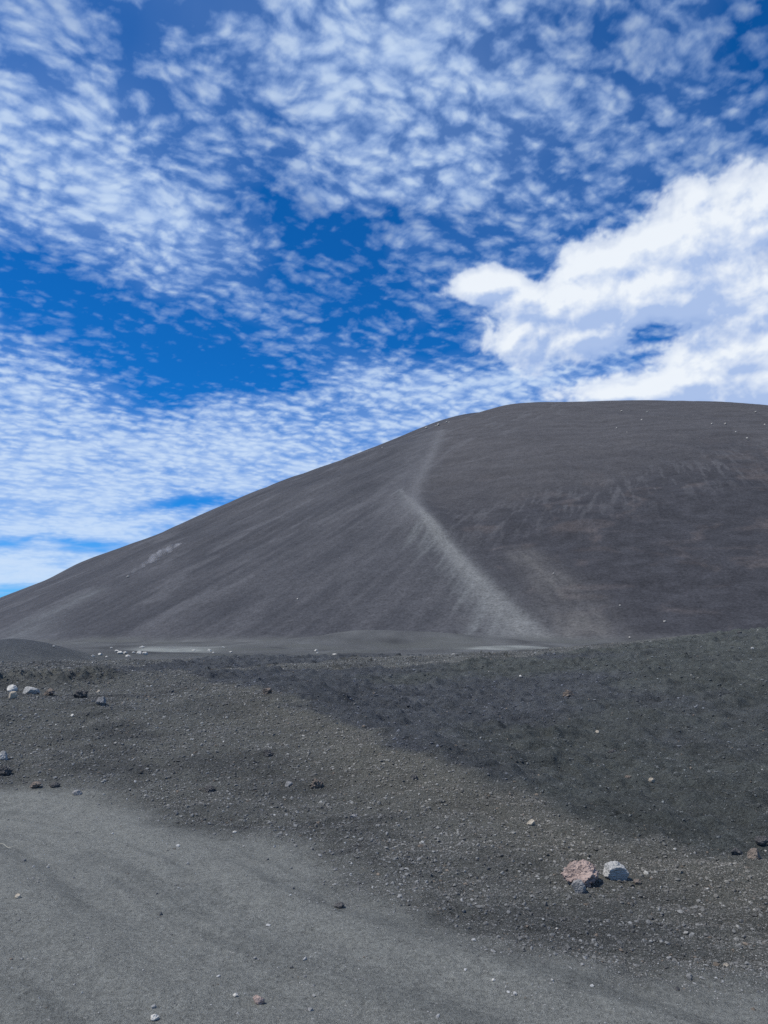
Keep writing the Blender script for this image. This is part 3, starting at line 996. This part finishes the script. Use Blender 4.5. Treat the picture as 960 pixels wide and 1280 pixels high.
def clouds(az, el):
    z = np.maximum(np.sin(el), 0); ce = np.cos(el)
    q = z + .13
    X_, Y_ = np.sin(az) * ce / q, np.cos(az) * ce / q
    wx, wy = fbm(az * 8, el * 8, 4, 301), fbm(az * 8, el * 8, 4, 311)
    A_, E_ = az + .05 * wx, el + .04 * wy
    cov = .30 * fbm(X_ * 1.7, Y_ * 1.7, 3, 320)
    for b in COVER:
        cov = cov + b[4] * np.exp(-lump(A_, E_, b[0], b[1], b[2], b[3], b[5] if len(b) > 5 else 0))
    # streets of puffs
    c, s = math.cos(.6), math.sin(.6)
    U, V = X_ * c + Y_ * s, (Y_ * c - X_ * s)
    U = U + .03 * fbm(X_ * 5, Y_ * 5, 3, 330); V = V + .03 * fbm(X_ * 5, Y_ * 5, 3, 335)
    sc = 23.0
    fade = sstep(.05, .33, el)
    wob1, wob2 = fbm(U * 30, V * 30, 3, 400), fbm(U * 30, V * 30, 3, 405)
    b1 = billows(U * sc * .82 + .18 * wob1, V * sc * 1.08 + .18 * wob2, 3, 340, .42)
    n1 = fbm(U * sc * .7, V * sc * .75, 7, 350, .66)
    n0 = fbm(U * 4.5, V * 6.5, 3, 360)
    tex = (1.6 * b1 + .85 * n1) * (.08 + .92 * fade) + .5 * n0
    low = 1.1 * fbm(az * 8, el * 40 - az * 4, 5, 370, .55) + .5 * fbm(az * 22, el * 60, 4, 373, .6)              # long flat streaks near the horizon
    tex = tex + (1 - fade) * 1.0 * low
    capc = .45 + .55 * sstep(-.15, .35, cov)
    d = cov * .8 + tex + .17
    # opacity grows with the density field
    tau = np.maximum(d, 0) ** 1.3 * 1.9
    a = (1 - np.exp(-tau)) * capc
    veil = np.clip(cov + .04, 0, 1) * .6
    a = 1 - (1 - a * .87) * (1 - np.clip(veil, 0, .6))
    w = np.clip(.10 + .9 * sstep(.15, 1.0, d) * (.55 + .45 * sstep(-.1, .35, b1)) + .35 * sstep(.30, .05, el), 0, 1)
    dim = sstep(.45, .75, el)
    thin = np.array([.30, .46, .80]) ; thick = np.array([.58, .71, .89])
    col = thin + (thick - thin) * w[..., None]
    # cumulus
    def cufield(A, E):
        f = None
        for b in CUMU:
            v = 1 - np.sqrt(lump(A, E, b[0], b[1], b[2], b[3], b[4] if len(b) > 4 else 0))
            f = v if f is None else np.logaddexp(f * 9, v * 9) / 9
        f = np.minimum(f, .75) + .08
        f = f - .42 * np.exp(-lump(A, E, 820, 414, 80, 11, .08)) 
        wx_, wy_ = fbm(A * 14, E * 14, 3, 380) * .02, fbm(A * 14, E * 14, 3, 384) * .02
        f = f + .16 + .75 * billows((A + wx_) * 17, (E + wy_) * 22, 5, 390, .6) + .80 * fbm(A * 9, E * 12, 6, 395, .58)
        return f
    f0 = cufield(az, el)
    acc = 0
    for st in (.010, .022, .038, .058):
        acc = acc + np.clip(cufield(az - st * .5, el + st) - .05, 0, 1.2) / 4
    ac = sstep(-.06, .32, f0) * (.78 + .21 * sstep(.2, .7, f0))
    soft = fbm(az * 11, el * 15, 5, 410, .55)
    relief = cufield(az, el) - cufield(az - .006, el + .010)
    sh = np.clip(1.16 - 1.0 * acc ** .9 * (1 + 1.2 * soft) + 1.6 * relief - .25 * (1 - sstep(azel(900, 470)[1], azel(900, 330)[1], el)) * (.5 + soft), 0, 1)  # bright sun side and shaded undersides painted into the cumulus colour
    lo = np.array([.38, .50, .76]); hi = np.array([.80, .85, .91])
    cc = lo + (hi - lo) * sh[..., None]
    col = col * (1 - ac[..., None]) + cc * ac[..., None]
    a = 1 - (1 - a) * (1 - ac)
    return a, col


az_l = np.radians(np.concatenate([np.arange(-180, -37, 1.0), np.arange(-37, 37, .065), np.arange(37, 180.1, 1.0)]))
el_l = np.radians(np.concatenate([np.arange(-1.5, 0, .5), np.arange(0, 46, .065), np.arange(46, 90.1, 1.0)]))
EE, AA = np.meshgrid(el_l, az_l, indexing='ij')
al, cl = clouds(AA.ravel(), EE.ravel())
RD = 12000.0
dv = np.stack([np.sin(AA.ravel()) * np.cos(EE.ravel()), np.cos(AA.ravel()) * np.cos(EE.ravel()), np.sin(EE.ravel())], -1) * RD
ids = np.arange(len(el_l) * len(az_l)).reshape(len(el_l), len(az_l))
df = np.stack([ids[:-1, :-1], ids[1:, :-1], ids[1:, 1:], ids[:-1, 1:]], -1).reshape(-1, 4)
mc, nt, out = nodes_of('cloud_layer')
at = N(nt, 'ShaderNodeAttribute', attribute_name='cloud')
em = N(nt, 'ShaderNodeEmission'); tb = N(nt, 'ShaderNodeBsdfTransparent'); ms = N(nt, 'ShaderNodeMixShader')
link(nt, at.outputs['Color'], em.inputs[0]); link(nt, at.outputs['Alpha'], ms.inputs[0]); link(nt, tb.outputs[0], ms.inputs[1]); link(nt, em.outputs[0], ms.inputs[2])
link(nt, ms.outputs[0], out.inputs[0])
mc.cycles.emission_sampling = 'NONE'
sun_d = np.array([math.sin(SUN_AZ) * math.cos(SUN_EL), math.cos(SUN_AZ) * math.cos(SUN_EL), math.sin(SUN_EL)])
edge_ = 1 - sstep(math.cos(rad(22)), math.cos(rad(8)), dv @ sun_d / RD)      # hole made in the cloud dome so it lets the sun through
outer = np.clip(np.maximum(sstep(rad(40), rad(60), np.abs(AA.ravel())), sstep(rad(48), rad(60), EE.ravel())), 0, 1)
al = np.maximum(al, outer * .45)  # cloud veil out of view, added to make the ambient light less blue
dome = mesh_from('sky', dv, df, mc, np.c_[cl, al * edge_], attr='cloud')
dome.location = (0, 0, EYE)
dome['kind'] = 'structure'

sc = bpy.context.scene
sc.view_settings.view_transform = 'Standard'; sc.view_settings.look = 'None'; sc.view_settings.gamma = 1; sc.view_settings.exposure = 0.1
sc.cycles.use_denoising = False
sc.cycles.volume_bounces = 1
